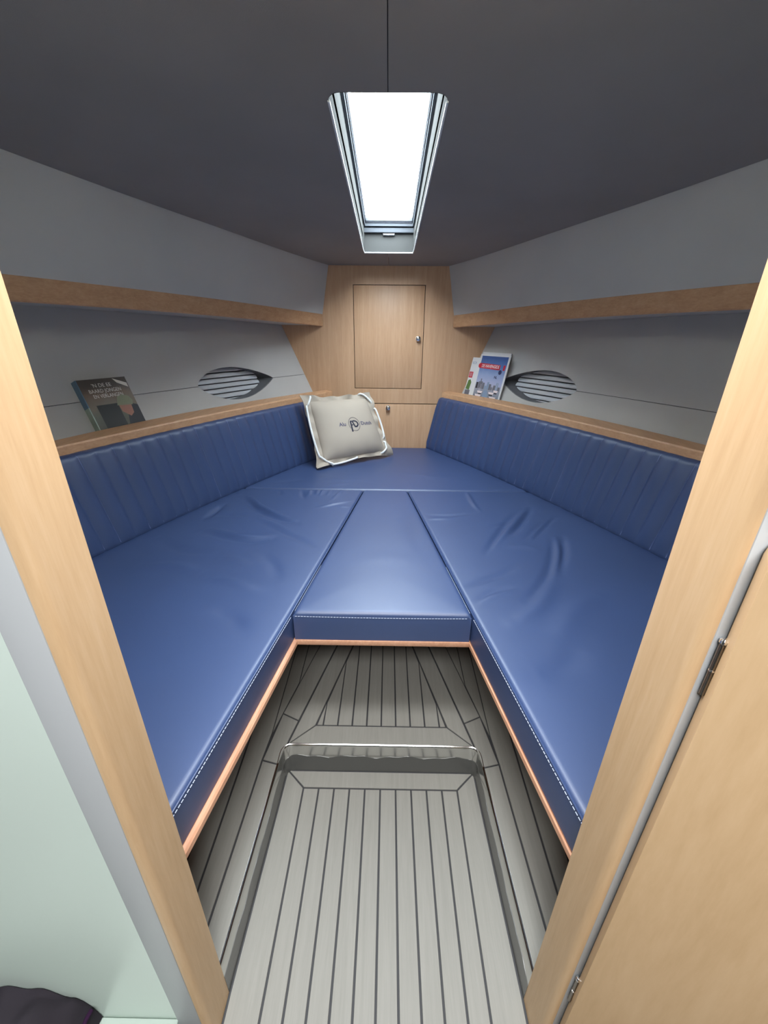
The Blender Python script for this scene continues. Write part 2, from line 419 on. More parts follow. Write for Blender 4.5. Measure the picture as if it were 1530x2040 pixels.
# ------------------------------------------------------------------ structure: hull sides
LA, LF, SEAM = 2.155, 2.645, 0.980
def lens_up(Y):
    s = (Y-LA)/(LF-LA)
    return 0 if s <= 0 or s >= 1 else .080*(math.sin(PI*s**.85))**.75
def lens_lo(Y):
    s = (Y-LA)/(LF-LA)
    return 0 if s <= 0 or s >= 1 else .088*(math.sin(PI*s**.82))**.85
ylens = [LA+(LF-LA)*(0.5-0.5*math.cos(PI*i/48)) for i in range(49)]
yh = ysamp(.40, LA, 30)[:-1]+ylens+ysamp(LF, YF, 6)[1:]
for s, side, adj in ((-1, 'left', 'left'), (1, 'right', 'right')):
    w = thing('wall_%s' % side, (s*1.3, .41, 0), 'grey lined hull side on the %s with a seam and lens-shaped porthole cut-out' % adj, 'wall', kind='structure')
    # hull plating behind everything
    loft('hull_plate', [[(s*(hullx(y, z)+.115+d), y, z) for z, d in ((-.05, -.1), (.4, 0), (.9, 0), (1.3, 0), (cez(y)+.055, -.03), (cez(y)+.055, .0), (1.3, .02), (.9, .02), (.4, .02), (-.05, -.08))] for y in ysamp(.36, YF+.03, 20)], 'hull_paint', w)
    def pan(name, zlo, zhi, nz, th=.008):
        rings = []
        for y in yh:
            a, c = zlo(y), zhi(y)
            fr_ = [(s*hullx(y, lerp(a, c, i/nz)), y, lerp(a, c, i/nz)) for i in range(nz+1)]
            bk_ = [(s*(hullx(y, lerp(a, c, i/nz))+th), y, lerp(a, c, i/nz)) for i in range(nz, -1, -1)]
            rings.append(fr_+bk_)
        return loft(name, rings, 'liner_grey', w, smooth=True, ang=30)
    pan('lining_panel', lambda y: .80, lambda y: min(SEAM-.0012, SEAM-lens_lo(y)), 5)
    pan('lining_panel', lambda y: max(SEAM+.0012, SEAM+lens_up(y)), lambda y: 1.32, 6)
    # seam backing strip
    loft('seam', [[(s*(hullx(y, SEAM+dz)+d), y, SEAM+dz) for dz, d in ((-.012, .0065), (.012, .0065), (.012, .0085), (-.012, .0085))] for y in ysamp(.40, LA, 12)], 'seam_dark', w)
    loft('seam', [[(s*(hullx(y, SEAM+dz)+d), y, SEAM+dz) for dz, d in ((-.012, .0065), (.012, .0065), (.012, .0085), (-.012, .0085))] for y in ysamp(LF, YF, 4)], 'seam_dark', w)
    # upper lining between pelmet and deckhead
    yu = ysamp(.40, YF, 40)
    loft('upper_panel', [[(s*lerp(fx(y)+.002, cex(y), t), y, lerp(fztop(y)-.004, cez(y)+.012, t)) for t in (0, .25, .5, .75, 1)]
                         + [(s*(lerp(fx(y)+.002, cex(y), t)+.01), y, lerp(fztop(y)-.004, cez(y)+.012, t)) for t in (1, .5, 0)] for y in yu], 'liner_grey', w, smooth=True, ang=30)

    # porthole with ribbed blind
    pb = thing('porthole_blind', (s*.9, 2.4, .88), 'ribbed silver-grey blind inside the lens-shaped porthole of the %s hull side' % adj, 'blind')
    ring = [(y, SEAM+lens_up(y)) for y in ylens]+[(y, SEAM-lens_lo(y)) for y in ylens[-2:0:-1]]
    loft('recess_liner', [[(s*(hullx(y, z)+d), y, z) for y, z in ring] for d in (.001, .02, .05, .105)], 'recess_grey', pb, cap=False, smooth=True, ang=60)
    loft('back_plate', [[(s*(hullx(y, z)+.100), y, z), (s*(hullx(y, z+.2)+.100), y, z+.2), (s*(hullx(y, z+.2)+.104), y, z+.2), (s*(hullx(y, z)+.104), y, z)] for y, z in [(yy, .88) for yy in ysamp(LA-.02, LF+.02, 8)]], 'recess_grey', pb)
    for k in range(7):
        z0 = .886+.0262*k
        rings = []
        for y in ysamp(LA-.015, LF-.045, 16):
            pr = []
            for j in range(10):
                a = 2*PI*j/10; e, h = .0055*math.cos(a), .0108*math.sin(a)
                pr.append((s*(hullx(y, z0)+.064+e+.55*h), y, z0+h-.25*e))
            rings.append(pr)
        loft('slat', rings, 'slat_grey', pb, smooth=True, ang=60)

    # pelmet: oak fascia and soffit board along the hull
    pe = thing('pelmet', (s*1.1, .42, 1.2), 'oak fascia board running along the upper %s hull side' % adj, 'pelmet')
    rings = []
    for y in ysamp(.41, YF-.002, 44):
        x, zt_ = fx(y), fztop(y); zb_ = zt_-FH
        rings.append([(s*x, y, zb_+.004), (s*(x+.0005), y, zt_-.003), (s*(x+.003), y, zt_), (s*(x+.018), y, zt_), (s*(x+.018), y, zb_), (s*(x+.004), y, zb_)])
    loft('fascia', rings, 'oak_fore', pe, smooth=True, ang=30)
    loft('soffit_board', [[(s*(fx(y)+.018), y, fztop(y)-FH+.006), (s*(hullx(y, fztop(y)-FH)-.001), y, fztop(y)-FH+.006), (s*(hullx(y, fztop(y)-FH)-.001), y, fztop(y)-FH+.02), (s*(fx(y)+.018), y, fztop(y)-FH+.02)] for y in ysamp(.41, YF-.002, 30)], 'liner_grey', pe)

    # ledge above the backrest: oak capping with a low gutter shelf behind it
    le = thing('ledge', (s*1.1, .42, .80), 'oak capping ledge above the %s blue backrest' % adj, 'ledge')
    rings = []
    for y in ysamp(.41, YF-.002, 44):
        xi, xo = bk(y, .84)+.024, capo(y)
        rings.append([(s*xi, y, .79), (s*xi, y, .866), (s*(xi+.004), y, .872), (s*(xo-.004), y, .880), (s*xo, y, .876), (s*xo, y, .845), (s*(xo-.01), y, .79)])
    loft('capping', rings, 'oak_fore', le, smooth=True, ang=30)
    loft('gutter_shelf', [[(s*(capo(y)-.012), y, .838), (s*(hullx(y, .846)-.001), y, .838), (s*(hullx(y, .846)-.001), y, .85), (s*(capo(y)-.012), y, .85)] for y in ysamp(.41, YF-.002, 30)], 'oak_fore', le)

# ------------------------------------------------------------------ structure: forward bulkhead with locker
DX0, DX1, DZ0, DZ1 = -.2225, .2335, .892, 1.518
def holed(name, X0, X1, Z0, Z1, x0, x1, z0, z1, ya, yb, mat):
    V = []
    for y in (ya, yb):
        V += [(X0, y, Z0), (X1, y, Z0), (X1, y, Z1), (X0, y, Z1), (x0, y, z0), (x1, y, z0), (x1, y, z1), (x0, y, z1)]
    Fc = []
    for i in range(4):
        j = (i+1) % 4
        Fc += [[i, j, 4+j, 4+i], [8+i, 12+i, 12+j, 8+j], [4+i, 4+j, 12+j, 12+i], [i, 8+i, 8+j, j]]
    return mesh(name, V, Fc, mat)
wf = holed('wall_front', -.95, .95, .795, 1.72, DX0, DX1, DZ0, DZ1, YF, YF+.018, 'oak_vert')
tag(wf, 'oak veneered forward bulkhead between the two hull sides', 'wall', kind='structure')
boxes('backing', [(-.95, .95, YF+.018, YF+.04, -.05, 1.70)], 'groove_dark', wf)
ld = thing('wall_locker', (.005, YF, DZ0), 'tall oak locker let flush into the forward bulkhead', 'locker')
dp = boxes('door', [(DX0+.0038, DX1-.0038, YF+.0005, YF+.017, DZ0+.0038, DZ1-.0038)], 'oak_vert', ld, bev=.0012)
kn = lathe('knob', [(.017, 0), (.017, .003), (.011, .004), (.009, .010), (.014, .014), (.0165, .020), (.014, .025), (.007, .028), (0, .0285)], (.198, YF+.0005, 1.209), (0, -1, 0), 'chrome', dp)
tag(kn, 'chrome knob')
lp = thing('wall_locker', (.005, YF, .48), 'low wide oak locker front behind the head of the berth', 'locker')
dp = boxes('door', [(-.95, .95, YF+.0005, YF+.017, .36, .7895)], 'oak_vert', lp, bev=.001)
tag(lathe('knob', [(.017, 0), (.017, .003), (.011, .004), (.009, .010), (.014, .014), (.0165, .020), (.014, .025), (.007, .028), (0, .0285)], (.007, YF+.0005, .765), (0, -1, 0), 'chrome', dp), 'chrome knob')

# ------------------------------------------------------------------ structure: deckhead
ce = thing('ceiling', (0, 1.6, 1.6), 'dark grey padded deckhead with a central seam and skylight opening', 'ceiling', kind='structure')
def hole_x(Y):
    r = .03
    if HY0+r <= Y <= HY1-.008: return HX
    if Y < HY0+r:
        d = HY0+r-Y; return HX-r+math.sqrt(max(0, r*r-d*d))
    return HX-.004
def deck_half(name, s, dz, mat, x0=.0009, xe=cex, th=.006, over=0):
    V, Fc = [], []
    def rows(ys, xin):
        base = len(V); n = 12
        for y in ys:
            a, c = xin(y), xe(y)+over
            for side_ in (0, 1):
                for j in range(n+1):
                    x = lerp(a, c, j/n); V.append((s*x, y, ceil_z(min(x, cex(y)), y)+dz+(th if side_ else 0)))
        m_ = 2*(n+1)
        for i in range(len(ys)-1):
            for j in range(n):
                a = base+i*m_+j; Fc.append([a, a+1, a+1+m_, a+m_])
                a += n+1; Fc.append([a, a+1, a+1+m_, a+m_])
            a = base+i*m_; Fc.append([a, a+m_, a+m_+n+1, a+n+1])
    rows(ysamp(.36, CY1, 4), lambda y: CX)          # open companionway slide above the doorway
    rows(ysamp(CY1, HY0, 8), lambda y: x0)
    rows([HY0+.03*(1-math.cos(PI/2*i/6)) for i in range(7)]+ysamp(HY0+.03, HY1, 20)[1:], lambda y: hole_x(y)+(over*.1 if over else 0))
    rows(ysamp(HY1, YF+.01, 5), lambda y: x0)
    return mesh(name, V, Fc, mat, ce, smooth=False, fix=False)
for s in (-1, 1):
    o = deck_half('headliner_panel', s, 0, 'headliner')
    autosmooth(o, 30)
sm = boxes('seam', [(-.0035, .0035, .80, HY0-.004, ceil_z(0, .8)-.0, ceil_z(0, .8)+.001)], 'seam_dark', ce)
for v in sm.data.vertices:                       # follow the slope of the deckhead
    yy = v.co.y+ORG[sm.name].y; v.co.z = ceil_z(0, yy)+.005+(.003 if v.co.z > 0 else 0)-ORG[sm.name].z
# deck above
for s in (-1, 1):
    deck_half('deck_plate', s, .045, 'roof_white', x0=0.0, xe=lambda y: cex(y)+.78, over=.0, th=.02)

# ------------------------------------------------------------------ hatch
ha = thing('skylight_hatch', (0, (HY0+HY1)/2, ceil_z(0, 1.9)), 'long narrow skylight hatch with bright overcast glass in the deckhead', 'skylight')
yy_ = [HY0+.03*(1-math.cos(PI/2*i/6)) for i in range(7)]+ysamp(HY0+.03, HY1, 16)[1:]
ringp = [(-hole_x(y), y) for y in yy_]+[(hole_x(y), y) for y in reversed(yy_)]
def zring(f, d=0): return [(x*(1+d/HX), y, f(x, y)) for x, y in ringp]
loft('well_liner', [zring(lambda x, y: ceil_z(x, y)-.001), zring(lambda x, y: lerp(ceil_z(x, y), hz(y), .5)), zring(lambda x, y: hz(y)+.03)], 'well_grey', ha, cap=False, smooth=True, ang=40)
# white piping round the opening
tube('rim_piping', [(x, y, ceil_z(x, y)-.001) for x, y in ringp[6:-6]], .0032, 'hatch_white', ha, n=8)
def frame_ring(name, xo, xi, y0o, y0i, y1o, y1i, dz0, dz1, mat):
    V, Fc = [], []
    for dz in (dz0, dz1):
        for x, y0_, y1_ in ((xo, y0o, y1o), (xi, y0i, y1i)):
            for px, py in ((-x, y0_), (x, y0_), (x, y1_), (-x, y1_)): V.append((px, py, hz(py)+dz))
    for i in range(4):
        j = (i+1) % 4
        Fc += [[i, j, 4+j, 4+i], [8+i, 12+i, 12+j, 8+j], [4+i, 4+j, 12+j, 12+i], [i, 8+i, 8+j, j]]
    return mesh(name, V, Fc, mat, ha)
frame_ring('frame', .138, .1245, HY0-.004, HY0+.012, HY1+.004, HY1-.030, .0, .014, 'hatch_alu')
frame_ring('gasket', .128, .1205, HY0, HY0+.016, HY1-.02, HY1-.036, .014, .019, 'gasket')
frame_ring('frame', .140, .1185, HY0-.004, HY0+.018, HY1+.004, HY1-.042, .019, .034, 'hatch_alu')
gp = prism('glass_pane', [(-.14, HY0-.004), (.14, HY0-.004), (.14, HY1+.004), (-.14, HY1+.004)], 0, .006, 'hatch_glass', ha)
for v in gp.data.vertices:
    w_ = v.co+ORG[gp.name]; v.co.z = hz(w_.y)+.034+(.006 if w_.z > .003 else 0)-ORG[gp.name].z
boxes('latch', [(-.032, .032, HY1-.016, HY1-.002, hz(HY1)-.036, hz(HY1)-.026)], 'chrome', ha, bev=.0045, seg=3)
boxes('cross_bar', [(-.133, .133, HY1-.020, HY1-.001, hz(HY1)-.024, hz(HY1)-.002)], 'hatch_alu', ha, bev=.003)

# ------------------------------------------------------------------ structure: doorway bulkhead, jambs, wheelhouse
wr = boxes('wall_rear', [(-1.8, -.355, .338, .400, -.15, 1.80), (.355, 1.8, .338, .400, -.15, 1.80), (-.355, .355, .338, .400, 1.70, 1.80)], 'laminate_white')
tag(wr, 'pale laminate bulkhead beside the doorway, at the left edge', 'wall', kind='structure')
for s, adj in ((-1, 'left'), (1, 'right')):
    arc = [(.330+.012*(1-math.cos(PI/2*k/5)), .345-.012*math.sin(PI/2*k/5)) for k in range(6)]
    poly = [(.330, YB)]+arc+[(.360, .333), (.360, YB)]
    o = prism('door_jamb', [(s*x, y) for x, y in poly], ZR, 1.70, 'oak_jamb'); autosmooth(o, 35)
    tag(o, 'upright oak door jamb on the %s of the doorway' % adj, 'door jamb', kind='structure')
    o.name = 'trim_%d' % (2 if s < 0 else 3)
    zt_ = 1.70 if s < 0 else 1.105
    o = boxes('trim_%d' % (4 if s < 0 else 5), [(min(s*.3425, s*.387), max(s*.3425, s*.387), .3315, .338, ZR, zt_)], 'alu_grey', bev=.002)
    tag(o, 'grey metal edge strip beside the %s oak jamb' % adj, 'trim', kind='structure')
o = boxes('trim_6', [(-.33, .33, .335, YB, 1.63, 1.70)], 'oak_jamb', bev=.004)
tag(o, 'oak head of the doorway', 'trim', kind='structure')

# wheelhouse the camera stands in (unseen, windowless and darkened to cut its side light)
for s, adj in ((-1, 'left'), (1, 'right')):
    x0, x1 = (-1.80, -1.75) if s < 0 else (1.75, 1.80)
    o = boxes('wall_wheelhouse_%s' % adj, [(x0, x1, -2.25, .338, -.15, 2.05)], 'wheelhouse_grey')
    tag(o, 'grey wheelhouse side wall, %s of the camera' % adj, 'wall', kind='structure')
o = boxes('ceiling_wheelhouse', [(-1.8, -.5, -2.30, .40, 2.05, 2.09), (.5, 1.8, -2.30, .40, 2.05, 2.09), (-.5, .5, -2.30, -1.0, 2.05, 2.09), (-.5, .5, -.45, .40, 2.05, 2.09)], 'wheelhouse_grey')
tag(o, 'grey wheelhouse roof with an open skylight, above the camera', 'ceiling', kind='structure')
o = boxes('wall_windscreen', [(-1.8, 1.8, .338, .38, 1.80, 2.05)], 'wheelhouse_grey')
tag(o, 'grey panel over the doorway under the wheelhouse roof', 'wall', kind='structure')
o = boxes('wall_stern', [(-1.8, 1.8, -2.30, -2.25, -.15, 2.05)], 'wheelhouse_grey')
tag(o, 'grey stern wall of the wheelhouse, behind the camera', 'wall', kind='structure')

# white step in the wheelhouse
o = boxes('white_step', [(-1.40, -.388, .02, .3375, ZR-.0035, -.010)], 'laminate_white', bev=.004)
tag(o, 'smooth white step at the foot of the pale bulkhead', 'step')

# open door leaf on the right
def door_leaf():
    hx, hy = .3510, .3280
    ang = math.radians(-28); d = Vector((math.cos(ang), math.sin(ang), 0)); nn = Vector((d.y, -d.x, 0))  # nn towards camera
    if nn.y > 0: nn = -nn
    root = thing('cabin_door', (hx, hy, ZR), 'oak half-height cabin door swung open on the right of the doorway', 'door')
    w_, z0, z1, th = .62, ZR+.012, 1.080, .022
    r = .045; poly = [(0, z0), (w_, z0), (w_, z1-r)]
    poly += [(w_-r+r*math.cos(a), z1-r+r*math.sin(a)) for a in [PI/2*k/6 for k in range(1, 7)]]
    poly += [(r*.5-r*.5*math.sin(a), z1-r*.5+r*.5*math.cos(a)) for a in [PI/2*k/5 for k in range(0, 6)]]
    base = Vector((hx, hy, 0))
    rings = [[tuple(base+d*x+nn*o_+Vector((0, 0, z))) for x, z in poly] for o_ in (0, th)]
    autosmooth(loft('door_leaf', rings, 'oak_door', root), 35)
    for z0_, z1_ in ((.888, .955), (.148, .225)):
        h = tube('hinge', [(.3480, .3262, z0_), (.3480, .3262, (z0_+z1_)/2-.001)], .0030, 'hinge_dark', root, n=12)
        tag(h, 'dark hinge barrel')
        tube('pin', [(.3480, .3262, (z0_+z1_)/2-.001), (.3480, .3262, (z0_+z1_)/2+.001)], .0034, 'chrome', h, n=12)
        tube('knuckle', [(.3480, .3262, (z0_+z1_)/2+.001), (.3480, .3262, z1_)], .0030, 'hinge_dark', h, n=12)
        lathe('finial', [(.0026, 0), (.0042, .002), (.0042, .005), (.0024, .007), (0, .0075)], (.3480, .3262, z1_), (0, 0, 1), 'chrome', h, n=12)
    return root
door_leaf()

# dark folded fleece on the step
def fleece():
    root = thing('folded_fleece', (-.70, .28, -.01), 'dark grey and purple folded fleece on the white step', 'clothing')
    rnd = random.Random(3)
    V, Fc = [], []
    n, m_ = 40, 24
    for j in range(m_+1):
        a = j/m_
        for i in range(n+1):
            u = i/n; x = -.95+.412*u
            e = min(1, ((1-u)/.07))**.5 if u > .93 else 1
            hgt = (.140+.008*math.sin(u*17+1)+.006*math.sin(u*41)-.062*max(0, (u-.5)/.5)**1.3)*max(e, .05)
            lump = 1+.04*math.sin(u*29+a*5)+.05*math.sin(a*9+u*14)
            y = .3365-.105*a-.012*math.sin(u*11)*a
            V.append((x-.01*a*u, y, -.0095+hgt*(max(0, 1-a**2.6)**.5)*(lump if 0 < a < 1 else 1)))
    for j in range(m_):
        for i in range(n):
            a = j*(n+1)+i; Fc.append([a, a+1, a+n+2, a+n+1])
    mesh('body', V, Fc, 'fleece_dark', root, smooth=True)
    pts = []
    tube('purple_edge', catmull([(-.549, .250, -.003), (-.545, .268, .030), (-.543, .295, .046), (-.542, .318, .050), (-.541, .329, .048)]), .004, 'fleece_purple', root, n=8)
fleece()

# ------------------------------------------------------------------ berth: bases
def ix(Y):                        # inner edge of the side cushions
    return lerp(.352, .267, (Y-.43)/(.984-.43)) if Y < .984 else lerp(.267, .1165, (Y-.984)/(2.021-.984))
for s, adj, pro in ((-1, 'left', .012), (1, 'right', .004)):
    bb = thing('berth_bench', (s*.7, .42, 0), 'wooden berth bench with copper-coloured edge under the %s seat cushion' % adj, 'bench')
    ys = ysamp(.412, .984, 6)+ysamp(.984, 2.02, 8)[1:]
    poly = [(s*ix(y), y) for y in ys]+[(s*(cb(y)+.12), y) for y in reversed(ys)]
    prism('top_board', poly, .366, ZBOARD-.0005, 'base_wood', bb)
    rings = []
    for y in ysamp(.412, .990, 10):
        x = ix(y)
        rings.append([(s*(x+.004), y, .364), (s*(x-pro+.003), y, .3635), (s*(x-pro), y, .3675), (s*(x-pro+.001), y, .378), (s*(x-pro+.005), y, .3815), (s*(x+.004), y, .3825)])
    loft('edge_trim', rings, 'trim_wood', bb, smooth=True, ang=30)
    pp = [(.55, .412), (.40, 1.35), (.33, 1.9)]
    prism('side_panel', [(s*a, b_) for a, b_ in pp]+[(s*(a+.018), b_) for a, b_ in reversed(pp)], 0.0, .366, 'base_wood', bb)
bf = thing('berth_bench', (0, 2.4, 0), 'wooden berth bench at the bow end below the pillow', 'bench')
ys = ysamp(2.022, YF-.001, 8)
prism('top_board', [(-(cb(y)+.12), y) for y in ys]+[(cb(y)+.12, y) for y in reversed(ys)], .366, ZBOARD-.0005, 'base_wood', bf)
boxes('end_panel', [(-.36, .36, 1.92, 1.938, 0, .366)], 'base_wood', bf)
bi = thing('infill_board', (0, 1.0, .36), 'wooden infill board with copper-coloured lip under the centre cushion', 'board')
prism('board', [(-.262, .990), (.262, .990), (.113, 2.018), (-.113, 2.018)], .366, ZBOARD-.0005, 'base_wood', bi)
boxes('edge_trim', [(-.265, .265, .978, .992, .3645, .3825)], 'trim_wood', bi, bev=.003)

# ------------------------------------------------------------------ cushions
WRL = [
  ([(-0.744,1.932),(-0.666,1.829),(-0.604,1.748),(-0.521,1.674),(-0.450,1.628),(-0.375,1.596)], -0.009, 0.022),
  ([(-0.668,1.888),(-0.600,1.789),(-0.521,1.712),(-0.433,1.641),(-0.389,1.619)], 0.006, 0.016),
  ([(-0.560,1.602),(-0.490,1.559),(-0.398,1.488),(-0.334,1.441),(-0.261,1.378)], -0.004, 0.02),
  ([(-0.560,1.637),(-0.477,1.582),(-0.384,1.509)], 0.003, 0.018),
  ([(-0.721,1.520),(-0.637,1.481),(-0.538,1.454),(-0.447,1.467)], 0.006, 0.02),
  ([(-0.758,1.498),(-0.648,1.451),(-0.534,1.416),(-0.446,1.428)], -0.005, 0.025),
  ([(-0.785,1.629),(-0.779,1.703),(-0.768,1.783)], -0.008, 0.025),
  ([(-0.750,1.667),(-0.678,1.663),(-0.596,1.672)], -0.003, 0.02),
  ([(-0.552,2.004),(-0.526,1.908)], -0.004, 0.014),
  ([(-0.437,1.999),(-0.402,1.875)], -0.005, 0.014),
  ([(-0.395,2.009),(-0.385,1.921)], 0.004, 0.012),
  ([(-0.354,2.011),(-0.347,1.930)], 0.004, 0.012),
  ([(-0.322,2.029),(-0.329,1.923)], 0.004, 0.011),
  ([(-0.282,2.017),(-0.295,1.924)], 0.003, 0.011),
  ([(-0.223,2.016),(-0.259,1.865)], 0.004, 0.012),
  ([(-0.315,1.765),(-0.247,1.808),(-0.171,1.858)], 0.004, 0.014),
  ([(-0.229,1.791),(-0.159,1.780)], 0.003, 0.01),
  ([(-0.602,1.284),(-0.543,1.278),(-0.469,1.249)], 0.003, 0.03),
  ([(-0.573,1.152),(-0.491,1.131),(-0.395,1.089)], 0.004, 0.03),
  ([(-0.465,1.329),(-0.391,1.251),(-0.353,1.165)], -0.003, 0.03),
  ([(-0.913,1.443),(-0.753,1.338),(-0.642,1.324)], -0.004, 0.04),
  ([(-0.836,1.223),(-0.720,1.226),(-0.614,1.179)], 0.004, 0.04),
  ([(-0.506,0.986),(-0.426,0.947),(-0.379,0.900)], -0.004, 0.035)]
WRR = [
  ([(0.691,1.785),(0.617,1.655),(0.521,1.506)], -0.009, 0.018),
  ([(0.639,1.768),(0.550,1.653),(0.457,1.492),(0.380,1.346)], -0.006, 0.018),
  ([(0.672,1.799),(0.593,1.668),(0.532,1.564),(0.427,1.406)], 0.005, 0.014),
  ([(0.767,1.687),(0.680,1.581),(0.603,1.475)], -0.008, 0.018),
  ([(0.702,1.645),(0.611,1.531),(0.559,1.463)], -0.004, 0.016),
  ([(0.729,1.659),(0.632,1.532),(0.576,1.452)], 0.004, 0.012),
  ([(0.724,1.489),(0.686,1.374),(0.612,1.222)], -0.009, 0.02),
  ([(0.694,1.478),(0.643,1.317),(0.571,1.181)], 0.005, 0.016),
  ([(0.671,1.455),(0.609,1.298),(0.536,1.165),(0.444,1.052)], -0.006, 0.022),
  ([(0.570,1.166),(0.474,1.028),(0.370,0.949)], 0.005, 0.035),
  ([(0.469,1.251),(0.404,1.200),(0.328,1.160),(0.273,1.133)], -0.004, 0.018),
  ([(0.289,1.048),(0.350,1.096),(0.438,1.126)], -0.003, 0.016),
  ([(0.286,1.032),(0.345,1.076),(0.433,1.109)], 0.003, 0.016),
  ([(0.195,1.696),(0.291,1.692),(0.408,1.717)], -0.003, 0.014),
  ([(0.192,1.655),(0.303,1.658)], 0.003, 0.012),
  ([(0.424,2.007),(0.425,1.837),(0.441,1.739)], 0.004, 0.016),
  ([(0.444,1.574),(0.554,1.627)], -0.002, 0.014),
  ([(0.477,1.398),(0.543,1.410),(0.582,1.381)], 0.003, 0.02),
  ([(0.687,1.098),(0.568,1.000),(0.466,0.874)], 0.004, 0.05),
  ([(0.536,0.843),(0.445,0.775),(0.376,0.754)], -0.004, 0.05)]
WRF = [([(-.40,2.20),(-.25,2.16),(-.10,2.17)], .002, .03), ([(-.62,2.10),(-.45,2.16)], -.002, .03), ([(.12,2.30),(.30,2.22),(.45,2.2)], .002, .03),
       ([(-.30,2.06),(-.20,2.12)], .003, .015)]
WRC = [([(-.10,1.25),(0,1.30),(.12,1.27)], .0007, .06), ([(.10,1.75),(.12,1.5),(.16,1.3)], -.0008, .05), ([(.02,1.62),(.08,1.68)], .0006, .03)]
def wrinkle(X, Y, W_):
    Z = np.zeros_like(X)
    for pts, A, w_ in W_:
        P = np.array([tuple(p)[:2] for p in catmull([(a, b_, 0) for a, b_ in pts], 4)]); seg = np.hypot(*(P[1:]-P[:-1]).T); cum = np.concatenate([[0], np.cumsum(seg)]); tot = cum[-1]
        best = np.full(X.shape, 9.0); tt = np.zeros_like(X)
        for i in range(len(P)-1):
            d = P[i+1]-P[i]; t = np.clip(((X-P[i, 0])*d[0]+(Y-P[i, 1])*d[1])/(d@d), 0, 1)
            dist = np.hypot(X-P[i, 0]-t*d[0], Y-P[i, 1]-t*d[1]); k = dist < best
            best = np.where(k, dist, best); tt = np.where(k, (cum[i]+t*seg[i])/tot, tt)
        Z += 1.6*A*np.exp(-(best/(w_*.62))**2)*np.sin(PI*np.clip(tt, .04, .96))**.7
    return Z
def cushion(name, parent, xa, xb, y0, y1, nx, ny, wr_, puff=.004, r=.013, zt=ZT, zb=ZBOARD):
    edge = np.array([0, .0008, .003, .0065, .0105, .016])
    def axis(n): return n
    ye = np.concatenate([y0+edge, np.linspace(y0+.022, y1-.022, ny), (y1-edge)[::-1]])
    rowsX, rowsY, dX = [], [], []
    for y in ye:
        a, c = xa(y), xb(y)
        if a > c: a, c = c, a
        rowsX.append(np.concatenate([a+edge, np.linspace(a+.022, c-.022, nx), (c-edge)[::-1]])); rowsY.append(np.full(nx+12, y))
        dX.append(np.minimum(rowsX[-1]-a, c-rowsX[-1]))
    X = np.array(rowsX); Y = np.array(rowsY); D = np.array(dX); DY = np.minimum(Y-y0, y1-Y)
    drop = lambda d: r-np.sqrt(np.maximum(0, r*r-np.maximum(0, r-d)**2))
    E = np.minimum(D, DY)
    Z = zt-np.minimum(drop(D)+drop(DY), r)+puff*(1-np.exp(-E/.10))+wrinkle(X, Y, wr_)*np.clip(E/.03, 0, 1)
    n, m_ = X.shape
    V = np.stack([X, Y, Z], -1).reshape(-1, 3).tolist(); Fc = []
    for i in range(n-1):
        for j in range(m_-1):
            a = i*m_+j; Fc.append([a, a+1, a+m_+1, a+m_])
    border = [j for j in range(m_)]+[i*m_+m_-1 for i in range(1, n)]+[(n-1)*m_+j for j in range(m_-2, -1, -1)]+[i*m_ for i in range(n-2, 0, -1)]
    b0 = len(V)
    for q in (.35, .7, .97, 1.0):
        for k in border:
            v = V[k]; V.append([v[0], v[1], lerp(zt-r, zb, q)])
    L = len(border); prev = border
    for q in range(4):
        cur = [b0+q*L+k for k in range(L)]
        for k in range(L): Fc.append([prev[k], prev[(k+1) % L], cur[(k+1) % L], cur[k]])
        prev = cur
    Fc.append(prev[::-1])
    o = mesh(name, V, Fc, 'vinyl', parent); autosmooth(o, 60)
    return o
def dashes(name, line, parent, mat='thread', dash=.0062, gap=.0026, r=.00085):
    """row of stitches along a polyline, joined as one part"""
    P = catmull(line, 8); V, Fc = [], []
    cum = [0]
    for i in range(len(P)-1): cum.append(cum[-1]+(P[i+1]-P[i]).length)
    def at(t):
        for i in range(len(P)-1):
            if cum[i+1] >= t: return P[i].lerp(P[i+1], (t-cum[i])/max(1e-9, cum[i+1]-cum[i]))
        return P[-1]
    t = 0
    while t+dash < cum[-1]:
        a, c = at(t), at(t+dash); d = (c-a).normalized(); s1 = d.orthogonal().normalized(); s2 = d.cross(s1)
        b0 = len(V)
        for p in (a, c):
            for k in range(4): V.append(p+(s1*math.cos(PI/2*k)+s2*math.sin(PI/2*k))*r)
        for k in range(4): Fc.append([b0+k, b0+(k+1) % 4, b0+4+(k+1) % 4, b0+4+k])
        t += dash+gap
    o = mesh(name, V, Fc, mat, parent); tag(o, kind='stuff'); return o

for s, adj, W_ in ((-1, 'left', WRL), (1, 'right', WRR)):
    sc = thing('seat_cushion', (s*.7, 1.2, ZBOARD), 'wrinkled blue vinyl seat cushion on the %s side of the berth' % adj, 'cushion')
    cushion('cover', sc, lambda y: s*(ix(y)+.0008), lambda y: s*(cb(y)+.035), .414, 2.0185, 110, 170, W_)
    e1 = [(s*(ix(y)-.0006), y, ZT-.0125) for y in ysamp(.42, .98, 6)]
    tube('welt', [(s*(ix(y)+.0016), y, ZT-.0065) for y in ysamp(.42, .984, 10)]+[(s*(ix(y)+.0016), y, ZT-.0065) for y in ysamp(.984, 2.01, 10)[1:]], .0016, 'vinyl', sc, n=6)
    dashes('stitching', e1, sc)
fc = thing('berth_cushion', (0, 2.4, ZBOARD), 'blue vinyl berth cushion filling the bow end under the pillow', 'cushion')
cushion('cover', fc, lambda y: -(cb(y)+.035), lambda y: cb(y)+.035, 2.0225, YF-.002, 90, 70, WRF)
